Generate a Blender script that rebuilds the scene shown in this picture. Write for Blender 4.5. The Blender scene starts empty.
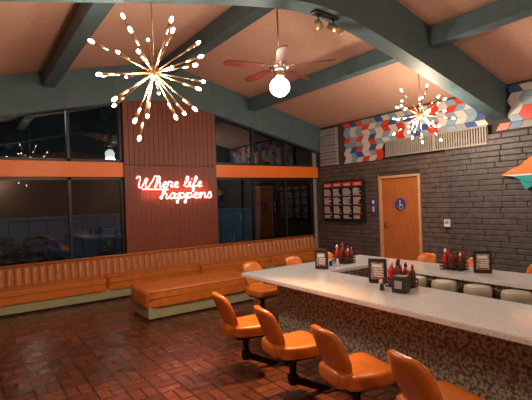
import bpy, bmesh, math, random
from mathutils import Vector, Matrix
random.seed(7)
S=bpy.context.scene
try:
    S.view_settings.view_transform='Standard'
    S.view_settings.look='None'
    S.view_settings.exposure=0.26
except Exception as e: print(e)

# ---------------------------------------------------------------- materials
def mat(name,col,rough=.5,metal=0,noise=0,nscale=20,bump=0,bscale=60,emit=None,estr=0,coat=0,col2=None,stretch=None,ramp=(.35,.65)):
    m=bpy.data.materials.new(name); m.use_nodes=True
    nt=m.node_tree; b=nt.nodes['Principled BSDF']
    b.inputs['Base Color'].default_value=(*col,1)
    b.inputs['Roughness'].default_value=rough
    b.inputs['Metallic'].default_value=metal
    if coat: b.inputs['Coat Weight'].default_value=coat; b.inputs['Coat Roughness'].default_value=.15
    if emit: 
        b.inputs['Emission Color'].default_value=(*emit,1); b.inputs['Emission Strength'].default_value=estr
    tc=nt.nodes.new('ShaderNodeTexCoord'); src=tc.outputs['Object']
    if stretch:
        mp=nt.nodes.new('ShaderNodeMapping'); mp.inputs['Scale'].default_value=stretch
        nt.links.new(src,mp.inputs[0]); src=mp.outputs[0]
    if noise or col2:
        n=nt.nodes.new('ShaderNodeTexNoise'); n.inputs['Scale'].default_value=nscale; n.inputs['Detail'].default_value=4
        nt.links.new(src,n.inputs['Vector'])
        r=nt.nodes.new('ShaderNodeValToRGB')
        c2=col2 if col2 else tuple(c*(1-noise) for c in col)
        r.color_ramp.elements[0].position=ramp[0]; r.color_ramp.elements[0].color=(*c2,1)
        r.color_ramp.elements[1].position=ramp[1]; r.color_ramp.elements[1].color=(*col,1)
        nt.links.new(n.outputs['Fac'],r.inputs[0]); nt.links.new(r.outputs[0],b.inputs['Base Color'])
    if bump:
        n=nt.nodes.new('ShaderNodeTexNoise'); n.inputs['Scale'].default_value=bscale; n.inputs['Detail'].default_value=3
        nt.links.new(src,n.inputs['Vector'])
        bp=nt.nodes.new('ShaderNodeBump'); bp.inputs['Strength'].default_value=bump; bp.inputs['Distance'].default_value=.01
        nt.links.new(n.outputs['Fac'],bp.inputs['Height']); nt.links.new(bp.outputs[0],b.inputs['Normal'])
    return m
def glass_mat(name,tint=(.55,.6,.63)):
    m=bpy.data.materials.new(name); m.use_nodes=True; nt=m.node_tree; nt.nodes.clear()
    o=nt.nodes.new('ShaderNodeOutputMaterial'); mx=nt.nodes.new('ShaderNodeMixShader')
    t=nt.nodes.new('ShaderNodeBsdfTransparent'); t.inputs[0].default_value=(*tint,1)
    g=nt.nodes.new('ShaderNodeBsdfGlossy'); g.inputs['Roughness'].default_value=.01; g.inputs['Color'].default_value=(.8,.88,.95,1)
    f=nt.nodes.new('ShaderNodeFresnel'); f.inputs[0].default_value=1.75
    nt.links.new(f.outputs[0],mx.inputs[0]); nt.links.new(t.outputs[0],mx.inputs[1]); nt.links.new(g.outputs[0],mx.inputs[2])
    nt.links.new(mx.outputs[0],o.inputs[0]); return m

M={}
M['teal']=mat('teal_beam_paint',(.085,.15,.175),.55,noise=.2,nscale=6)
M['ceil']=mat('salmon_ceiling',(.71,.43,.325),.9,noise=.16,nscale=30,bump=.5,bscale=90)
M['wood']=mat('column_wood',(.235,.055,.03),.45,noise=.35,nscale=6,stretch=(14,14,.6),bump=.1,bscale=20)
M['groove']=mat('column_groove_dark',(.07,.018,.012),.6)
M['orange']=mat('orange_transom',(.95,.21,.025),.4,noise=.1,nscale=5,stretch=(1,1,10))
M['frame']=mat('dark_bronze_frame',(.03,.028,.028),.4,metal=.5)
M['glass']=glass_mat('window_glass')
M['vinyl']=mat('orange_vinyl',(.60,.17,.025),.27,noise=.15,nscale=9,bump=.12,bscale=120)
M['vinylb']=mat('booth_tan_vinyl',(.46,.15,.045),.3,noise=.2,nscale=7,bump=.12,bscale=120)
M['piping']=mat('booth_piping',(.2,.07,.03),.45)
M['cream']=mat('booth_base_sage',(.34,.33,.2),.5,noise=.1)
M['kick']=mat('toe_kick_black',(.02,.02,.02),.6)
M['post']=mat('stool_black_steel',(.018,.017,.018),.35,metal=.7)
M['quartz']=mat('counter_quartz',(.70,.71,.75),.09,col2=(.52,.53,.58),nscale=60,coat=.3,ramp=(.3,.55))
M['stone']=mat('counter_terrazzo',(.42,.37,.31),.45,col2=(.10,.085,.07),nscale=38,bump=.3,bscale=60,ramp=(.42,.58))
M['brickA']=mat('slate_brick_brown',(.135,.10,.095),.6,noise=.4,nscale=9,bump=.9,bscale=26)
M['brickB']=mat('slate_brick_dark',(.095,.084,.09),.5,noise=.4,nscale=9,bump=.9,bscale=26)
M['mortar']=mat('dark_mortar',(.06,.05,.05),.9)
M['plaster']=mat('plaster_grey',(.35,.32,.3),.9,bump=.2)
M['door']=mat('door_wood',(.56,.17,.045),.4,noise=.25,nscale=5,stretch=(8,8,.7))
M['doorframe']=mat('door_frame_wood',(.62,.36,.2),.5)
M['chrome']=mat('chrome',(.8,.76,.7),.3,metal=1)
M['brass']=mat('antique_brass',(.66,.47,.27),.32,metal=1)
M['black']=mat('black_plastic',(.015,.015,.017),.35)
M['white']=mat('white_plastic',(.75,.75,.73),.4)
M['offwhite']=mat('off_white_tile',(.62,.60,.57),.45)
M['vent']=mat('vent_beige_grey',(.30,.27,.24),.5)
M['blue']=mat('blue_tile',(.035,.10,.32),.4)
M['red']=mat('red_tile',(.70,.05,.025),.4)
M['ltblue']=mat('pale_blue_tile',(.24,.36,.46),.4)
M['grey']=mat('grey_tile',(.3,.29,.3),.5)
M['ketchup']=mat('ketchup_red',(.5,.012,.01),.25)
M['mustard']=mat('mustard_yellow',(.7,.4,.03),.3)
M['sauce']=mat('brown_sauce',(.12,.03,.015),.2)
M['fanwood']=mat('fan_blade_wood',(.13,.026,.018),.4,noise=.3,nscale=8)
M['bulb']=mat('bulb_glow',(1,.9,.75),.4,emit=(1,.82,.58),estr=12)
M['globe']=mat('globe_glow',(1,.95,.85),.4,emit=(1,.93,.8),estr=6)
M['neonw']=mat('neon_white',(1,.9,.85),.4,emit=(1,.8,.72),estr=2.4)
M['neonhalo']=mat('neon_red_halo',(1,.1,.05),.4,emit=(1,.05,.03),estr=1.5)
M['signblue']=mat('sign_blue',(.05,.06,.28),.4)
M['fishorange']=mat('fish_orange',(.85,.22,.04),.35)
M['fishteal']=mat('fish_teal',(.02,.35,.38),.35)
M['leaf']=mat('leaf_green',(.05,.09,.05),.5,noise=.4,nscale=5)
M['agave']=mat('agave_grey_green',(.3,.38,.33),.5,noise=.3,nscale=8)
M['fence']=mat('fence_teal',(.08,.22,.32),.7,noise=.3,nscale=3)
M['paving']=mat('patio_paving',(.06,.06,.065),.8,noise=.3,nscale=4)
M['steel']=mat('brushed_steel',(.5,.5,.5),.3,metal=1)
M['bin']=mat('cream_bin',(.36,.33,.28),.5)
M['card']=mat('menu_card',(.5,.47,.42),.5,col2=(.1,.08,.08),nscale=60)
M['text']=mat('menu_text_white',(.62,.6,.58),.6)
M['trunk']=mat('palm_trunk',(.15,.1,.07),.9,noise=.4)
M['wallwarm']=mat('painted_wall',(.45,.26,.17),.85,bump=.2)

def floor_mat():
    m=bpy.data.materials.new('quarry_basketweave'); m.use_nodes=True; nt=m.node_tree; b=nt.nodes['Principled BSDF']
    N=nt.nodes.new; L=nt.links.new
    tc=N('ShaderNodeTexCoord'); sp=N('ShaderNodeSeparateXYZ'); L(tc.outputs['Object'],sp.inputs[0])
    def ma(op,a,bv=None,c=None):
        n=N('ShaderNodeMath'); n.operation=op
        for i,v in enumerate((a,bv,c)):
            if v is None: continue
            if isinstance(v,(int,float)): n.inputs[i].default_value=v
            else: L(v,n.inputs[i])
        return n.outputs[0]
    px=ma('DIVIDE',sp.outputs[0],.22); py=ma('DIVIDE',sp.outputs[1],.22)
    cx=ma('FLOOR',px); cy=ma('FLOOR',py); fx=ma('FRACT',px); fy=ma('FRACT',py)
    par=ma('FLOORED_MODULO',ma('ADD',cx,cy),2.0)
    a=ma('ADD',ma('MULTIPLY',fx,par),ma('MULTIPLY',fy,ma('SUBTRACT',1.0,par)))
    a2=ma('FRACT',ma('MULTIPLY',a,2.0)); half=ma('FLOOR',ma('MULTIPLY',a,2.0))
    def edge(v,sc=1.0):
        return ma('MULTIPLY',ma('MINIMUM',v,ma('SUBTRACT',1.0,v)),sc)
    e=ma('MINIMUM',ma('MINIMUM',edge(fx),edge(fy)),edge(a2,.5))
    mask=N('ShaderNodeMapRange'); L(e,mask.inputs[0]); mask.inputs[1].default_value=.022; mask.inputs[2].default_value=.05
    cb=N('ShaderNodeCombineXYZ'); L(cx,cb.inputs[0]); L(cy,cb.inputs[1]); L(half,cb.inputs[2])
    wn=N('ShaderNodeTexWhiteNoise'); L(cb.outputs[0],wn.inputs[0])
    r=N('ShaderNodeValToRGB'); r.color_ramp.elements[0].color=(.065,.021,.011,1); r.color_ramp.elements[1].color=(.15,.048,.022,1)
    L(wn.outputs[0],r.inputs[0])
    mx=N('ShaderNodeMix'); mx.data_type='RGBA'; mx.inputs[6].default_value=(.014,.009,.007,1)
    L(mask.outputs[0],mx.inputs[0]); L(r.outputs[0],mx.inputs[7]); L(mx.outputs[2],b.inputs['Base Color'])
    bp=N('ShaderNodeBump'); bp.inputs['Strength'].default_value=.5; bp.inputs['Distance'].default_value=.004
    L(mask.outputs[0],bp.inputs['Height']); L(bp.outputs[0],b.inputs['Normal'])
    n=N('ShaderNodeTexNoise'); n.inputs['Scale'].default_value=6; L(tc.outputs['Object'],n.inputs[0])
    mr=N('ShaderNodeMapRange'); L(n.outputs[0],mr.inputs[0]); mr.inputs[3].default_value=.18; mr.inputs[4].default_value=.38
    L(mr.outputs[0],b.inputs['Roughness'])
    return m
M['floor']=floor_mat()

# ---------------------------------------------------------------- mesh builder
class MB:
    def __init__(s,name): s.name=name; s.bm=bmesh.new(); s.mats=[]
    def mi(s,k):
        if k not in s.mats: s.mats.append(k)
        return s.mats.index(k)
    def _merge(s,t,k,smooth,mx=None):
        if mx is not None: bmesh.ops.transform(t,matrix=mx,verts=t.verts)
        i=s.mi(k)
        for f in t.faces: f.material_index=i; f.smooth=smooth
        me=bpy.data.meshes.new('tmp'); t.to_mesh(me); t.free(); s.bm.from_mesh(me); bpy.data.meshes.remove(me)
    def box(s,lo,hi,k,bev=0,mx=None,seg=2):
        t=bmesh.new(); bmesh.ops.create_cube(t,size=1)
        c=[(a+b)/2 for a,b in zip(lo,hi)]; d=[abs(b-a) for a,b in zip(lo,hi)]
        for v in t.verts: v.co=Vector((c[i]+v.co[i]*d[i] for i in range(3)))
        if bev: bmesh.ops.bevel(t,geom=t.edges[:],offset=bev,segments=seg,affect='EDGES',profile=.5)
        s._merge(t,k,False,mx)
    def rbox(s,c,size,k,p=4,cuts=7,fn=None,mx=None):
        t=bmesh.new(); bmesh.ops.create_cube(t,size=2); bmesh.ops.subdivide_edges(t,edges=t.edges[:],cuts=cuts,use_grid_fill=True)
        for v in t.verts:
            a=v.co; mxx=max(abs(q) for q in a); n=sum(abs(q)**p for q in a)**(1/p)
            q=a*(mxx/n)
            if fn: q=fn(q)
            v.co=Vector((c[i]+q[i]*size[i]/2 for i in range(3)))
        s._merge(t,k,True,mx)
    def cyl(s,p0,p1,r0,k,r1=None,seg=12,smooth=True,mx=None):
        p0=Vector(p0);p1=Vector(p1); d=p1-p0; r1=r0 if r1 is None else r1
        t=bmesh.new(); bmesh.ops.create_cone(t,cap_ends=True,segments=seg,radius1=r0,radius2=r1,depth=d.length)
        m=Matrix.Translation((p0+p1)/2)@d.to_track_quat('Z','Y').to_matrix().to_4x4()
        bmesh.ops.transform(t,matrix=m,verts=t.verts); s._merge(t,k,smooth,mx)
    def sph(s,c,r,k,u=14,v=10,sc=(1,1,1),mx=None,rot=None):
        t=bmesh.new(); bmesh.ops.create_uvsphere(t,u_segments=u,v_segments=v,radius=r)
        m=Matrix.Translation(c)@(rot.to_matrix().to_4x4() if rot else Matrix())@Matrix.Diagonal((*sc,1))
        bmesh.ops.transform(t,matrix=m,verts=t.verts); s._merge(t,k,True,mx)
    def lathe(s,c,prof,k,seg=16,mx=None):
        t=bmesh.new(); rings=[]
        for r,z in prof:
            rings.append([t.verts.new((c[0]+r*math.cos(2*math.pi*i/seg),c[1]+r*math.sin(2*math.pi*i/seg),c[2]+z)) for i in range(seg)])
        for a,b in zip(rings,rings[1:]):
            for i in range(seg): t.faces.new((a[i],a[(i+1)%seg],b[(i+1)%seg],b[i]))
        t.faces.new(rings[0][::-1]); t.faces.new(rings[-1]); s._merge(t,k,True,mx)
    def prism(s,pts,axis,lo,hi,k,bev=0,mx=None,smooth=False):
        def P(a,b,c):
            return {'x':(c,a,b),'y':(a,c,b),'z':(a,b,c)}[axis]
        t=bmesh.new(); A=[t.verts.new(P(a,b,lo)) for a,b in pts]; B=[t.verts.new(P(a,b,hi)) for a,b in pts]
        t.faces.new(A); t.faces.new(B[::-1]); n=len(pts)
        for i in range(n): t.faces.new((A[i],B[i],B[(i+1)%n],A[(i+1)%n]))
        bmesh.ops.recalc_face_normals(t,faces=t.faces[:])
        if bev: bmesh.ops.bevel(t,geom=t.edges[:],offset=bev,segments=2,affect='EDGES')
        s._merge(t,k,smooth,mx)
    def grid(s,P,k,smooth=True):
        t=bmesh.new(); V=[[t.verts.new(p) for p in row] for row in P]
        for i in range(len(V)-1):
            for j in range(len(V[0])-1): t.faces.new((V[i][j],V[i+1][j],V[i+1][j+1],V[i][j+1]))
        s._merge(t,k,smooth)
    def done(s,parent=None,loc=None,rotz=0):
        me=bpy.data.meshes.new(s.name); s.bm.to_mesh(me); s.bm.free()
        for k in s.mats: me.materials.append(M[k])
        o=bpy.data.objects.new(s.name,me); S.collection.objects.link(o)
        if parent: o.parent=parent
        if loc: o.location=loc
        o.rotation_euler[2]=rotz
        return o
def inst(o,name,loc,rotz=0,sc=1):
    n=bpy.data.objects.new(name,o.data); n.location=loc; n.rotation_euler[2]=rotz; n.scale=(sc,sc,sc); S.collection.objects.link(n); return n
def empty(name,loc=(0,0,0)):
    e=bpy.data.objects.new(name,None); e.location=loc; S.collection.objects.link(e); return e

XL,XR,YF,YB=-1.2,7.54,-2.0,8.2
RX=3.3
def zc(x): return 4.5-.24*abs(x-RX)
def zb(x,off=0): return 3.85+off-.24*math.sqrt((x-RX)**2+.36)

# ---------------------------------------------------------------- shell
b=MB('floor'); b.box((XL-.2,YF-.2,-.1),(XR+.2,YB+.2,0),'floor'); b.done()
b=MB('ceiling')
b.prism([(XL-.2,zc(XL-.2)),(RX,zc(RX)),(XR+.2,zc(XR+.2)),(XR+.2,zc(XR+.2)+.12),(RX,zc(RX)+.12),(XL-.2,zc(XL-.2)+.12)],'y',YF-.2,YB+.2,'ceil'); b.done()
def rafter(name,y0,y1,off,x1=XR):
    b=MB(name); xs=[XL+ (x1-XL)*i/48 for i in range(49)]
    for i in range(48):
        a,c=xs[i],xs[i+1]
        b.prism([(a,zb(a,off)),(c,zb(c,off)),(c,zc(c)-.002),(a,zc(a)-.002)],'y',y0,y1,'teal')
    bmesh.ops.remove_doubles(b.bm,verts=b.bm.verts[:],dist=.0005)
    b.done()
rafter('rafter_beam',7.98,8.2,0)
rafter('rafter_beam',3.38,3.62,.08)
rafter('rafter_beam',-1.2,-.96,.08)
for x in (-.75,1.2,RX,5.4):
    b=MB('ceiling_beam'); h=.26
    for (a,c) in ((YF,-1.2),(-.96,3.38),(3.62,7.98)):
        b.box((x-.1,a,zc(x)-h-(.02 if x!=RX else .06)),(x+.1,c,zc(x)-.03),'teal',.01)
    b.done()

# window wall (back)
b=MB('wall_back'); b.box((XL,YB,0),(XR+.2,YB+.2,.62),'wallwarm'); b.box((7.28,YB,.62),(XR,YB+.2,3.5),'plaster'); b.done()
b=MB('wall_column')
n=20; w=(4.43-2.45)/n
b.box((2.45,8.03,0),(4.43,8.35,3.72),'groove')
for i in range(n):
    b.box((2.45+i*w+.004,8.0,2.42),(2.45+(i+1)*w-.004,8.035,3.70),'wood')
    b.box((2.45+i*w+.0015,8.003,0),(2.45+(i+1)*w-.0015,8.035,2.405),'wood')
b.done()
b=MB('trim_transom')
b.box((XL,8.04,2.18),(2.45,8.24,2.46),'orange',.008); b.box((4.43,8.04,2.18),(7.45,8.24,2.46),'orange',.008); b.done()
def window(name,x0,x1,z0,ztop,muls):
    b=MB(name); f=.05
    xs=[x0]+muls+[x1]
    b.box((x0,8.08,z0),(x1,8.18,z0+f),'frame')
    for i,x in enumerate(xs):
        b.box((x-f/2,8.08,z0),(x+f/2,8.18,ztop(x)-.0),'frame')
    for a,c in zip(xs,xs[1:]):
        b.prism([(a,z0),(c,z0),(c,ztop(c)),(a,ztop(a))],'y',8.125,8.135,'glass')
    if z0<1: b.box((x0,8.08,2.13),(x1,8.18,2.18),'frame')
    b.done()
window('window_1',XL+.03,2.42,.62,lambda x:2.18,[0.0,1.5])
window('window_2',4.46,7.28,.62,lambda x:2.18,[5.46,6.40])
top=lambda x:zb(x)+.05
window('window_3',XL+.03,2.42,2.46,top,[0.0,1.5])
window('window_4',4.46,7.28,2.46,top,[5.46,6.40])
b=MB('wall_left'); b.box((XL-.2,YF,0),(XL,YB+.2,3.45),'wallwarm'); b.done()
b=MB('wall_front'); b.prism([(XL,0),(XR,0),(XR,3.45),(RX,4.45),(XL,3.4)],'y',YF-.2,YF,'wallwarm'); b.done()

# brick wall (right)
DY0,DY1,DZ=5.14,6.08,2.03
b=MB('wall_right')
b.box((XR,YF,0),(XR+.2,DY0-.06,3.47),'mortar'); b.box((XR,DY1+.06,0),(XR+.2,YB,3.47),'mortar'); b.box((XR,DY0-.06,DZ+.06),(XR+.2,DY1+.06,3.47),'mortar')
def bricks(y0,y1,z0,z1,xf,k,hole=None):
    h=.0985; r=0; z=z0
    while z<z1-.02:
        y=y0-random.uniform(0,.35)
        while y<y1:
            L=random.uniform(.36,.6)
            a=max(y,y0)+.001; c=min(y+L,y1)-.001
            segs=[(a,c)]
            if hole and z<hole[2]:
                segs=[]
                if a<hole[0]: segs.append((a,min(c,hole[0])))
                if c>hole[1]: segs.append((max(a,hole[1]),c))
            for p,q in segs:
                if q-p>.03:
                    o=random.uniform(0,.012)
                    b.box((xf-.03-o,p,z+.002),(XR+.01,q,min(z+h,z1)-.002),k,.012,seg=2)
            y+=L
        z+=h; r+=1
bricks(4.48,8.18,0,2.44,XR-.0,'brickA',(DY0-.06,DY1+.06,DZ+.06))
bricks(YF,4.48,0,2.66,XR-.07,'brickB')
b.done()
b=MB('corner_stone_pier')
for i in range(11):
    b.box((XR-.08-random.uniform(0,.03),7.36,2.46+i*.085),(XR-.001,7.95,2.46+i*.085+.078),'grey',.008,seg=1)
b.done()
b=MB('patterned_tile_frieze')
rows=8; h=(3.43-2.46)/rows
pal=['offwhite']*6+['blue']*2+['red']*4+['ltblue']*4+['grey']
for r in range(rows):
    z=2.46+r*h; w=.19; sk=.07 if r%2 else -.07
    y=-.85; prev=None
    while y<7.2:
        y1=y+w; ok=not (y<4.6 and z<2.66)
        if z+h>2.88 and y1+.04>3.37 and y-.04<3.63: ok=False
        if 3.60<y1 and y<5.88 and z<2.80: ok=False
        if y1>7.24: ok=False
        if ok:
            k=random.choice(pal)
            while k==prev: k=random.choice(pal)
            prev=k
            th=random.uniform(.015,.04); s2=sk/2
            b.prism([(y+.002-s2,z+.002),(y1-.002-s2,z+.002),(y1-.002+s2,z+h-.002),(y+.002+s2,z+h-.002)],'x',XR-th,XR-.001,k)
        y+=w
b.done()
b=MB('air_vent_grille')
b.box((XR-.10,3.66,2.50),(XR-.06,5.86,2.82),'frame'); 
b.box((XR-.13,3.66,2.49),(XR-.06,5.86,2.52),'vent'); b.box((XR-.13,3.66,2.80),(XR-.06,5.86,2.83),'vent')
for i in range(45):
    y=3.68+i*.0487; b.box((XR-.125,y,2.52),(XR-.10,y+.026,2.80),'vent')
b.box((XR-.135,4.68,2.49),(XR-.06,4.72,2.83),'vent')
b.done()
# door
b=MB('door_1')
b.box((XR+.0,DY0,0.004),(XR+.045,DY1,DZ),'door')
for a,c in ((DY0-.055,DY0),(DY1,DY1+.055)): b.box((XR-.05,a,0.002),(XR+.06,c,DZ+.055),'doorframe',.005)
b.box((XR-.05,DY0,DZ),(XR+.06,DY1,DZ+.055),'doorframe',.005)
b.cyl((XR-.012,5.60,1.46),(XR,5.60,1.46),.135,'signblue',seg=32,smooth=False)
b.sph((XR-.014,5.6,1.53),.017,'white',sc=(.3,1,1)); b.box((XR-.016,5.59,1.43),(XR-.012,5.61,1.51),'white'); b.box((XR-.016,5.56,1.425),(XR-.012,5.61,1.44),'white')
t=[(5.58+.05*math.cos(a*.5),1.405+.05*math.sin(a*.5)) for a in range(13)]
for i in range(12): b.cyl((XR-.014,*t[i]),(XR-.014,*t[(i+1)%12]),.005,'white',seg=6)
b.cyl((XR-.05,6.0,1.0),(XR,6.0,1.0),.012,'brass'); b.cyl((XR-.05,6.0,1.0),(XR-.05,5.88,1.0),.01,'brass'); b.box((XR-.008,5.97,.93),(XR,6.03,1.07),'brass')
b.done()
b=MB('wall_notice_plate'); b.box((XR-.075,6.22,1.22),(XR-.055,6.32,1.60),'signblue',.004); b.box((XR-.08,6.24,1.48),(XR-.075,6.30,1.56),'white'); b.box((XR-.08,6.24,1.30),(XR-.075,6.30,1.42),'offwhite'); b.done()
b=MB('wall_thermostat'); b.box((XR-.15,4.40,1.02),(XR-.12,4.52,1.16),'white',.006); b.box((XR-.155,4.42,1.08),(XR-.15,4.50,1.14),'grey'); b.box((XR-.12,4.42,1.04),(XR-.02,4.50,1.14),'black'); b.done()
# menu board
b=MB('menu_board'); y0,y1,z0,z1=6.50,7.86,1.06,2.05
b.box((XR-.12,y0,z0),(XR-.055,y1,z1),'black',.008)
w=(y1-y0-.06)/4
for i in range(4):
    a=y0+.03+i*w+.02; c=a+w-.04
    b.box((XR-.130,a,z1-.14),(XR-.122,c,z1-.04),'red')
    b.box((XR-.133,a+.05,z1-.115),(XR-.129,c-.05,z1-.075),'text')
    z=z1-.19; j=0
    while z>z0+.08:
        if j%8<6:
            l=random.uniform(.6,.98)*(c-a-.03)
            b.box((XR-.130,c-.01-l,z-.017),(XR-.122,c-.01,z),'text')
        elif j%8==6: b.box((XR-.130,a+.02,z-.02),(XR-.122,c-.02,z+.004),'red' if i in (0,3) else 'grey')
        z-=.027; j+=1
b.done()
# fish
b=MB('wall_fish_sign'); 
xf=XR-.2; xb=XR-.13
b.prism([(3.42,1.93),(3.25,2.02),(3.0,2.12),(2.6,2.12),(2.35,1.98),(2.35,1.94)],'x',xf,xb,'fishorange',.008)
b.prism([(3.42,1.928),(2.35,1.938),(2.35,1.92),(3.0,1.90),(3.25,1.90)],'x',xf,xb,'white',.003)
b.prism([(3.25,1.898),(3.0,1.898),(2.35,1.918),(2.35,1.86),(2.7,1.76),(3.05,1.80)],'x',xf,xb,'fishteal',.006)
b.prism([(3.1,2.10),(2.85,2.28),(2.5,2.2),(2.5,2.13)],'x',xf+.02,xb,'fishorange',.004)
b.prism([(3.15,1.83),(3.05,1.67),(2.85,1.78)],'x',xf+.02,xb,'fishteal',.004)
b.prism([(2.36,1.97),(2.05,2.2),(2.15,1.93),(2.05,1.68),(2.36,1.88)],'x',xf+.01,xb,'fishteal',.004)
b.sph((xf-.002,3.22,1.975),.022,'white',sc=(.4,1,1)); b.sph((xf-.01,3.22,1.975),.011,'black',sc=(.4,1,1))
b.cyl((xb,3.0,1.95),(XR-.08,3.0,1.95),.015,'black'); b.cyl((xb,2.5,1.95),(XR-.08,2.5,1.95),.015,'black')
b.done()

# ---------------------------------------------------------------- booth
b=MB('wall_booth_bench'); X0,X1=-1.1,7.2
ch=.12; nx=int((X1-X0)/ch); P=[]
for i in range(nx*8+1):
    x=X0+i*ch/8; u=(i%8)/8; bul=.042*abs(math.sin(math.pi*u))**.55
    row=[]
    for z,y,f in ((.36,7.94,1),(.46,7.96,1),(.55,7.975,1),(.62,7.99,1),(.655,7.995,.9),(.68,8.0,.6),(.695,8.015,.25),(.70,8.022,0)):
        row.append((x,y-bul*f,z))
    P.append(row)
b.grid(P,'vinylb')
b.box((X0,7.985,.28),(X0+nx*ch,8.025-.0,.69),'vinylb')
b.cyl((X0,7.985,.710),(X1,7.985,.710),.022,'vinylb')
segx=[-1.1,.15,1.95,3.75,5.5,7.2]
for a,c in zip(segx,segx[1:]):
    b.rbox(((a+c)/2,7.75,.285),(c-a-.006,.46,.25),'vinyl',p=14,cuts=14)
    for z in (.395,.30): b.cyl((a+.02,7.522,z),(c-.02,7.522,z),.006,'piping',seg=8)
b.box((X0,7.55,.03),(X1,7.97,.20),'cream'); b.box((X0,7.59,0),(X1,7.97,.03),'kick')
b.done()
b=MB('upholstered_island_bench')
b.rbox((2.95,6.12,.295),(1.9,.80,.26),'vinyl',p=12,cuts=16)
for y in (5.722,6.518):
    for z in (.40,.31): b.cyl((2.03,y,z),(3.87,y,z),.006,'piping',seg=8)
b.box((2.03,5.75,.03),(3.87,6.49,.20),'cream'); b.box((2.08,5.80,0),(3.82,6.44,.03),'kick')
b.done()

# ---------------------------------------------------------------- counter
CZ=.78
b=MB('diner_counter')
b.prism([(2.67,-1.0),(3.48,-1.0),(3.48,3.62),(4.2,3.62),(4.2,-1.0),(4.78,-1.0),(4.78,4.30),(2.67,4.30)],'z',CZ-.045,CZ,'quartz',.006)
b.prism([(2.97,-.9),(3.40,-.9),(3.40,3.70),(4.28,3.70),(4.28,-.9),(4.55,-.9),(4.55,3.98),(2.97,3.98)],'z',0,CZ-.045,'stone')
b.box((2.945,-.9,0),(2.97,4.0,.07),'kick'); b.box((2.97,3.98,0),(4.55,4.0,.07),'kick')
b.box((3.95,-.8,.50),(4.28,3.6,.53),'steel')
b.done()
b=MB('under_counter_bins')
for i in range(9):
    y=3.25-i*.36
    b.lathe((4.1,y,.531),[(.10,0),(.125,.02),(.13,.15),(.12,.19),(.08,.195)],'bin')
b.done()

# ---------------------------------------------------------------- stools
def stool(name):
    b=MB(name)
    b.rbox((0.03,0,.445),(.43,.42,.12),'vinyl',p=5,cuts=9,fn=lambda q:Vector((q.x,q.y*(1+.06*q.x),q.z+(.25*q.x*q.x+.3*q.y*q.y-.15)*(1 if q.z>0 else .4))))
    def fb(q):
        z=q.z; w=.88+.12*min(1,(z+1)) - .10*max(0,z)
        return Vector((q.x - 1.7*z + 1.0*(q.y**2), q.y*w, z))
    b.rbox((-.235,0,.655),(.085,.34,.35),'vinyl',p=4,cuts=9,fn=fb)
    b.rbox((-.175,0,.475),(.15,.30,.13),'vinyl',p=4,cuts=5)
    b.box((-.14,-.14,.365),(.16,.14,.392),'post',.005)
    b.cyl((0,0,.16),(0,0,.37),.032,'post',seg=16)
    b.cyl((0,0,.32),(0,0,.372),.05,'post',seg=16)
    b.rbox((0,0,.16),(.09,.09,.09),'post',p=6,cuts=3)
    mx=Matrix.Translation((.17,0,.085))@Matrix.Rotation(math.radians(24),4,'Y')
    b.box((-.19,-.03,-.03),(.19,.03,.03),'post',.006,mx=mx)
    b.box((.26,-.07,0),(.44,.07,.016),'post',.004)
    return b.done()
s0=stool('counter_stool'); s0.location=(2.17,3.45,0); s0.rotation_euler[2]=-.2; s0.scale=(.95,.95,.95)
for y,r in ((2.73,-.23),(2.03,-.2),(1.38,-.22),(.66,0)):
    inst(s0,'counter_stool',(2.17,y,0),r,.95)
for x in (3.22,3.97,4.66): inst(s0,'counter_stool',(x,4.66,0),-math.pi/2+.05,.95)
for y in (3.62,2.88,2.12,1.3): inst(s0,'counter_stool',(5.22,y,0),math.pi,.95)

# ---------------------------------------------------------------- table items
def shaker(b,x,y,k='white'):
    b.lathe((x,y,CZ+.001),[(.02,0),(.022,.01),(.018,.06),(.018,.065)],k); b.lathe((x,y,CZ+.066),[(.019,0),(.019,.012),(.008,.022)],'steel')
def napkin(b,x,y,r=0):
    mx=Matrix.Translation((x,y,CZ+.001))@Matrix.Rotation(r,4,'Z')
    b.box((-.05,-.065,0),(.05,.065,.15),'black',.008,mx=mx); b.box((-.053,-.035,.04),(-.049,.035,.11),'grey',mx=mx); b.box((.049,-.045,.02),(.053,.045,.13),'white',mx=mx)
def caddy(b,x,y):
    b.box((x-.09,y-.12,CZ+.001),(x+.09,y+.12,CZ+.012),'black',.003)
    for zz in (.03,.07):
        for sx in(-1,1): b.box((x+sx*.09-.003,y-.12,CZ+zz),(x+sx*.09+.003,y+.12,CZ+zz+.015),'black')
        for sy in(-1,1): b.box((x-.09,y+sy*.12-.003,CZ+zz),(x+.09,y+sy*.12+.003,CZ+zz+.015),'black')
    for sy in(-1,1):
        for sx in(-1,1): b.cyl((x+sx*.088,y+sy*.118,CZ+.01),(x+sx*.088,y+sy*.118,CZ+.085),.004,'black',seg=8)
def tent(name,x,y,r,s=1.0):
    b=MB(name)
    mx=Matrix.Translation((x,y,CZ+.001))@Matrix.Rotation(r,4,'Z')@Matrix.Scale(s,4)
    b.box((-.012,-.075,.0),(.012,.075,.20),'black',.004,mx=mx); b.box((-.035,-.06,0),(.035,.06,.014),'black',.003,mx=mx)
    b.box((-.0145,-.052,.03),(-.0125,.052,.17),'card',mx=mx)
    b.box((-.0165,-.04,.13),(-.0145,.04,.155),'white',mx=mx)
    for i in range(4): b.box((-.0165,-.045,.11-i*.02),(-.0145,.03-.01*(i%2),.118-i*.02),'white',mx=mx)
    b.box((-.0165,-.04,.035),(-.0145,.04,.048),'ketchup',mx=mx)
    return b.done()
tent('table_tent_sign',3.53,3.80,.35,1.15); tent('table_tent_sign',4.52,2.33,.6,1.2); tent('table_tent_sign',3.34,2.78,.5,1.2)
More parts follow.
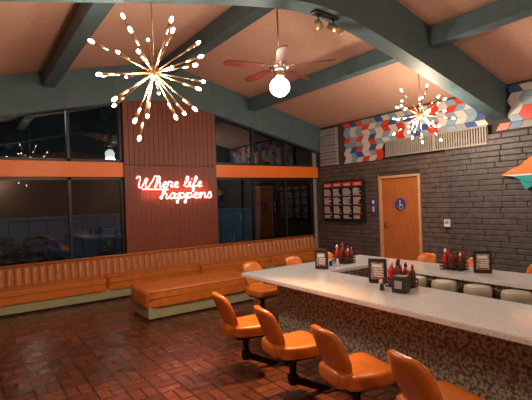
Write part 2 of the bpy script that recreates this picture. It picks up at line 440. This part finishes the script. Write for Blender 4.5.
def cluster(x,y,k0=1.0):
    b=MB('condiment_caddy')
    caddy(b,x,y)
    for i,(dx,dy,k,c,s) in enumerate([(-.05,.07,'ketchup','white',1.05),(.04,.06,'ketchup','ketchup',1.15),(-.05,-.0,'sauce','black',1.1),(.045,-.02,'ketchup','black',.95),(0,-.08,'sauce','white',.85),(.05,-.09,'sauce','ketchup',.9)]):
        s*=k0
        b.lathe((x+dx,y+dy,CZ+.013),[(.024*s,0),(.028*s,.01*s),(.029*s,.10*s),(.024*s,.125*s),(.012*s,.15*s),(.012*s,.158*s)],k,seg=14)
        b.lathe((x+dx,y+dy,CZ+.013+.158*s),[(.014*s,0),(.014*s,.02*s),(.005*s,.04*s)],c,seg=12)
    b.done()
cluster(3.34,2.50,1.15); cluster(4.05,3.93,1.1); cluster(4.52,2.66,1.1)
b=MB('napkin_dispenser'); napkin(b,3.14,2.36,.2); b.done()
b=MB('salt_and_pepper_shakers'); shaker(b,3.14,2.58); shaker(b,3.09,2.53,'black'); b.done()
b=MB('salt_and_pepper_shakers'); shaker(b,3.82,3.82); shaker(b,3.76,3.88,'black'); b.done()

# ---------------------------------------------------------------- sputnik chandeliers
def sputnik(name,x,y,z,R,seed,power):
    rnd=random.Random(seed)
    b=MB(name)
    b.sph((0,0,0),.06,'brass',u=20,v=14); 
    top=zc(x)-z-.005
    b.cyl((0,0,0),(0,0,top),.007,'brass'); b.lathe((0,0,top-.035),[(.02,0),(.05,.015),(.06,.033)],'brass')
    n=28
    for i in range(n):
        zz=1-2*(i+.5)/n; a=i*2.39996+seed; r=math.sqrt(1-zz*zz)
        d=Vector((r*math.cos(a),r*math.sin(a),zz)).normalized()
        if d.z>.93: continue
        L=R*(1.0 if i%2 else .76)*rnd.uniform(.92,1.04)
        b.cyl(d*.03,d*(L-.13),.0065,'brass',seg=8)
        b.cyl(d*(L-.16),d*(L-.045),.012,'brass',r1=.014,seg=10)
        q=d.to_track_quat('Z','Y')
        b.sph(d*(L-.02),.016,'bulb',u=10,v=8,sc=(1,1,1.8),rot=q)
    o=b.done(loc=(x,y,z))
    l=bpy.data.lights.new(name+'_lamp','POINT'); l.energy=power; l.color=(1,.79,.58); l.shadow_soft_size=.14
    lo=bpy.data.objects.new('chandelier_glow_lamp',l); lo.location=(0,0,-.18); lo.parent=o; S.collection.objects.link(lo)
    return o
sputnik('fill_chandelier',1.40,3.62,2.83,.60,.4,120)
sputnik('fill_chandelier',6.05,4.05,2.95,.53,1.9,120)
sputnik('fill_chandelier',5.7,-.3,2.93,.56,3.1,95)  # unseen chandelier, added out of frame as fill light
sputnik('fill_chandelier',.8,-1.5,2.9,.4,4.1,80)  # also unseen: added behind the camera to brighten the room

# ceiling fan
fx,fy,fz=3.3,4.22,3.34
b=MB('ceiling_fan')
b.cyl((0,0,.1),(0,0,4.18-fz),.012,'brass'); b.lathe((0,0,4.10-fz),[(.02,0),(.06,.03),(.07,.08)],'brass')
b.lathe((0,0,-.06),[(.05,0),(.11,.02),(.125,.06),(.12,.12),(.08,.16),(.03,.19),(.02,.22)],'chrome',seg=24)
b.lathe((0,0,-.13),[(.05,0),(.07,.02),(.06,.07)],'brass',seg=20)
b.sph((0,0,-.25),.13,'globe',u=24,v=16,sc=(1,1,.95))
for i in range(5):
    a=math.radians(-52+72*i); mx=Matrix.Rotation(a,4,'Z')
    b.box((.10,-.018,.0),(.24,.018,.012),'brass',.003,mx=mx)
    mx2=mx@Matrix.Rotation(math.radians(13),4,'X')
    b.prism([(.20,-.045),(.30,-.06),(.60,-.072),(.70,-.06),(.73,-.02),(.73,.02),(.70,.06),(.60,.072),(.30,.06),(.20,.045)],'z',0.0,.01,'fanwood',.002,mx=mx2)
o=b.done(loc=(fx,fy,fz))
l=bpy.data.lights.new('fan_lamp','POINT'); l.energy=60; l.color=(1,.84,.65); l.shadow_soft_size=.13
lo=bpy.data.objects.new('fan_globe_lamp',l); lo.location=(0,0,-.42); lo.parent=o; S.collection.objects.link(lo)

# spot fixture on arch
b=MB('ceiling_spotlights')
zz=zb(3.45,.08)
b.box((3.25,3.46,zz-.03),(3.65,3.54,zz-.001),'black',.005)
for x,dx in ((3.33,-.06),(3.57,.05)):
    b.cyl((x,3.5,zz-.03),(x,3.5,zz-.10),.01,'black'); b.cyl((x-dx*.6,3.55,zz-.09),(x+dx,3.42,zz-.20),.036,'brass',r1=.042,seg=16); b.cyl((x+dx*.98,3.422,zz-.198),(x+dx*1.03,3.415,zz-.205),.03,'bin',seg=16)
o=b.done()
l=bpy.data.lights.new('spot','SPOT'); l.energy=800; l.color=(1,.42,.15); l.spot_size=math.radians(46); l.spot_blend=1; l.shadow_soft_size=.05
lo=bpy.data.objects.new('track_spot_lamp',l); lo.location=(3.2,3.36,zz-.24); S.collection.objects.link(lo); lo.parent=o
lo.rotation_euler=(Vector((1.7,2.95,0))-Vector((3.2,3.36,zz-.24))).to_track_quat('-Z','Y').to_euler()

# ---------------------------------------------------------------- neon sign
LT={
'W':(2.35,[(-.2,1.6),(.1,1.95),(.3,1.6),(.3,.8),(.5,.0),(.9,.8),(1.2,1.6),(1.15,.7),(1.4,0),(1.8,.7),(2.1,1.6),(2.2,2.0),(2.5,1.9)]),
'h':(1.05,[(0,.2),(.4,1.1),(.5,1.85),(.33,2.0),(.22,1.5),(.2,.7),(.18,0),(.3,.6),(.58,1.0),(.75,.7),(.75,.2),(.9,.0),(1.05,.2)]),
'e':(.78,[(0,.2),(.35,.45),(.58,.8),(.42,1.02),(.2,.8),(.18,.3),(.42,0),(.78,.2)]),
'r':(.8,[(0,.2),(.2,1.1),(.35,.92),(.58,.92),(.5,.45),(.58,.05),(.8,.2)]),
'l':(.65,[(0,.2),(.38,1.1),(.45,1.85),(.3,2.0),(.18,1.4),(.2,.3),(.4,0),(.65,.2)]),
'i':(.55,[(0,.2),(.2,1.0),(.18,.3),(.32,0),(.55,.2)]),
'f':(.7,[(0,.2),(.4,1.1),(.48,1.85),(.32,2.0),(.22,1.3),(.18,-.5),(.3,-.9),(.42,-.4),(.3,.05),(.7,.2)]),
'a':(1.0,[(0,.2),(.35,1.0),(.65,.9),(.35,1.0),(.15,.55),(.25,.05),(.5,.1),(.68,.9),(.68,.25),(.8,0),(1.0,.2)]),
'p':(.95,[(0,.2),(.25,1.0),(.2,.2),(.15,-.85),(.22,-.3),(.3,.6),(.55,1.0),(.78,.65),(.62,.08),(.4,.1),(.95,.2)]),
'n':(1.05,[(0,.2),(.2,1.0),(.2,.5),(.18,0),(.3,.6),(.58,1.0),(.75,.7),(.75,.2),(.9,0),(1.05,.2)]),
's':(.7,[(0,.2),(.38,1.1),(.42,.75),(.6,.35),(.42,0),(.1,.08)]),
}
sign=empty('neon_sign',(0,0,0))
def neon_word(word,x,z,sc,wx):
    out=[]; cx=0; first=True
    for chh in word:
        w,p=LT[chh]; out+= [(cx+a,c) for a,c in (p if first or chh=='W' else p[1:])]; cx+=w; first=False
    sx=wx/cx
    return [(x+a*sx+c*sc*.25,z+c*sc) for a,c in out]
strokes=[neon_word('Where',2.64,1.97,.112,.87),neon_word('life',3.62,1.98,.108,.42),neon_word('happens',3.10,1.745,.112,1.17),
 [(2.76,1.94),(3.0,1.935),(3.3,1.93)],[(3.81,2.135),(3.82,2.145)]]
for nm,k,r,y in (('tube_white','neonw',.009,7.945),('halo_red','neonhalo',.0155,7.975)):  # wider red tube at the back stands in for the sign's red glow
    c=bpy.data.curves.new(nm,'CURVE'); c.dimensions='3D'; c.bevel_depth=r; c.bevel_resolution=3; c.resolution_u=5; c.use_fill_caps=True
    for st in strokes:
        sp=c.splines.new('BEZIER'); sp.bezier_points.add(len(st)-1)
        for bp_,(x,z) in zip(sp.bezier_points,st):
            bp_.co=(x,y,z); bp_.handle_left_type=bp_.handle_right_type='AUTO'
    o=bpy.data.objects.new(nm,c); c.materials.append(M[k]); S.collection.objects.link(o); o.parent=sign
b=MB('sign_mounts')
for x,z in ((2.75,2.1),(3.3,1.96),(4.0,2.0),(3.2,1.72),(4.2,1.75)): b.cyl((x,8.002,z),(x,7.96,z),.008,'black',seg=8)
b.done(parent=sign)
l=bpy.data.lights.new('neon_spill','AREA'); l.shape='RECTANGLE'; l.size=1.4; l.size_y=.3; l.energy=3; l.color=(1,.2,.12)
lo=bpy.data.objects.new('neon_spill_lamp',l); lo.location=(3.5,7.90,1.9); lo.rotation_euler=(math.pi/2,0,0); lo.parent=sign; S.collection.objects.link(lo)

# ---------------------------------------------------------------- outside
b=MB('ground_patio'); b.box((-14,8.45,-.12),(20,24,-.02),'paving'); b.done()
b=MB('patio_fence')
for i in range(60):
    x=-8+i*.42; b.box((x,11.9,-.02),(x+.40,11.94,1.35),'fence')
b.box((-8,11.94,.2),(17,12.0,.3),'fence'); b.box((-8,11.86,1.35),(17.2,12.0,1.42),'fence'); b.done()
def agave(name,x,y,z,s,n=46):
    b=MB(name); rnd=random.Random(int(x*100))
    for i in range(n):
        a=i*2.4; e=math.radians(rnd.uniform(5,80)); L=s*rnd.uniform(.75,1)
        d=Vector((math.cos(a)*math.cos(e),math.sin(a)*math.cos(e),math.sin(e)))
        t=Vector((-math.sin(a),math.cos(a),0))*.035*s*1.3
        P=[]
        for j in range(6):
            f=j/5; w=(1-f)**.6 if f>.3 else .7+f; p=d*L*f+Vector((0,0,-.12*s*f*f))
            P.append([p-t*w,p+Vector((0,0,-.01)),p+t*w])
        b.grid(P,'agave')
    b.cyl((0,0,-z-.02),(0,0,.03),.09*s,'trunk')
    b.done(loc=(x,y,z))
agave('yucca_plant',10.2,10.4,1.1,.9); agave('yucca_plant',7.72,9.15,1.15,.6,60); agave('agave_plant',6.2,10.2,.3,.75)
agave('yucca_plant',2.7,10.1,.5,.6)
def bush(name,x,y,s):
    b=MB(name); rnd=random.Random(int(x*10+3))
    for i in range(160):
        p=Vector((max(-.8,min(.8,rnd.gauss(0,.4))),max(-.5,min(.5,rnd.gauss(0,.3))),min(1.1,abs(rnd.gauss(.4,.3)))))*s
        b.sph(p,.12*s,'leaf',u=6,v=4,sc=(1.3,.6,.4),rot=Vector((rnd.random()-.5,rnd.random()-.5,rnd.random())).to_track_quat('Z','Y'))
    b.done(loc=(x,y,.0))
bush('shrub',.9,10.7,.9); bush('shrub',-1.2,10.6,1.0)
for x,y,e in ((0.5,9.9,80),(6.9,9.0,110)):
    l=bpy.data.lights.new('patio','POINT'); l.energy=e; l.color=(.6,.85,1); l.shadow_soft_size=.2
    lo=bpy.data.objects.new('patio_lamp',l); lo.location=(x,y,3.6); S.collection.objects.link(lo)

# world
w=bpy.data.worlds.new('night'); S.world=w; w.use_nodes=True
w.node_tree.nodes['Background'].inputs[0].default_value=(.002,.003,.005,1)

# ---------------------------------------------------------------- camera
cam=bpy.data.cameras.new('camera'); co=bpy.data.objects.new('camera',cam); S.collection.objects.link(co)
cam.sensor_width=36; cam.lens=418/532*36; cam.clip_start=.05
ya=math.radians(35.6); ra=.035
f=Vector((math.sin(ya),math.cos(ya),0)); r=Vector((math.cos(ya),-math.sin(ya),0)); u=Vector((0,0,1))
cr=r*math.cos(ra)-u*math.sin(ra); cu=r*math.sin(ra)+u*math.cos(ra)
m=Matrix((cr,cu,-f)).transposed().to_4x4(); m.translation=Vector((0,0,1.65)); co.matrix_world=m
S.camera=co
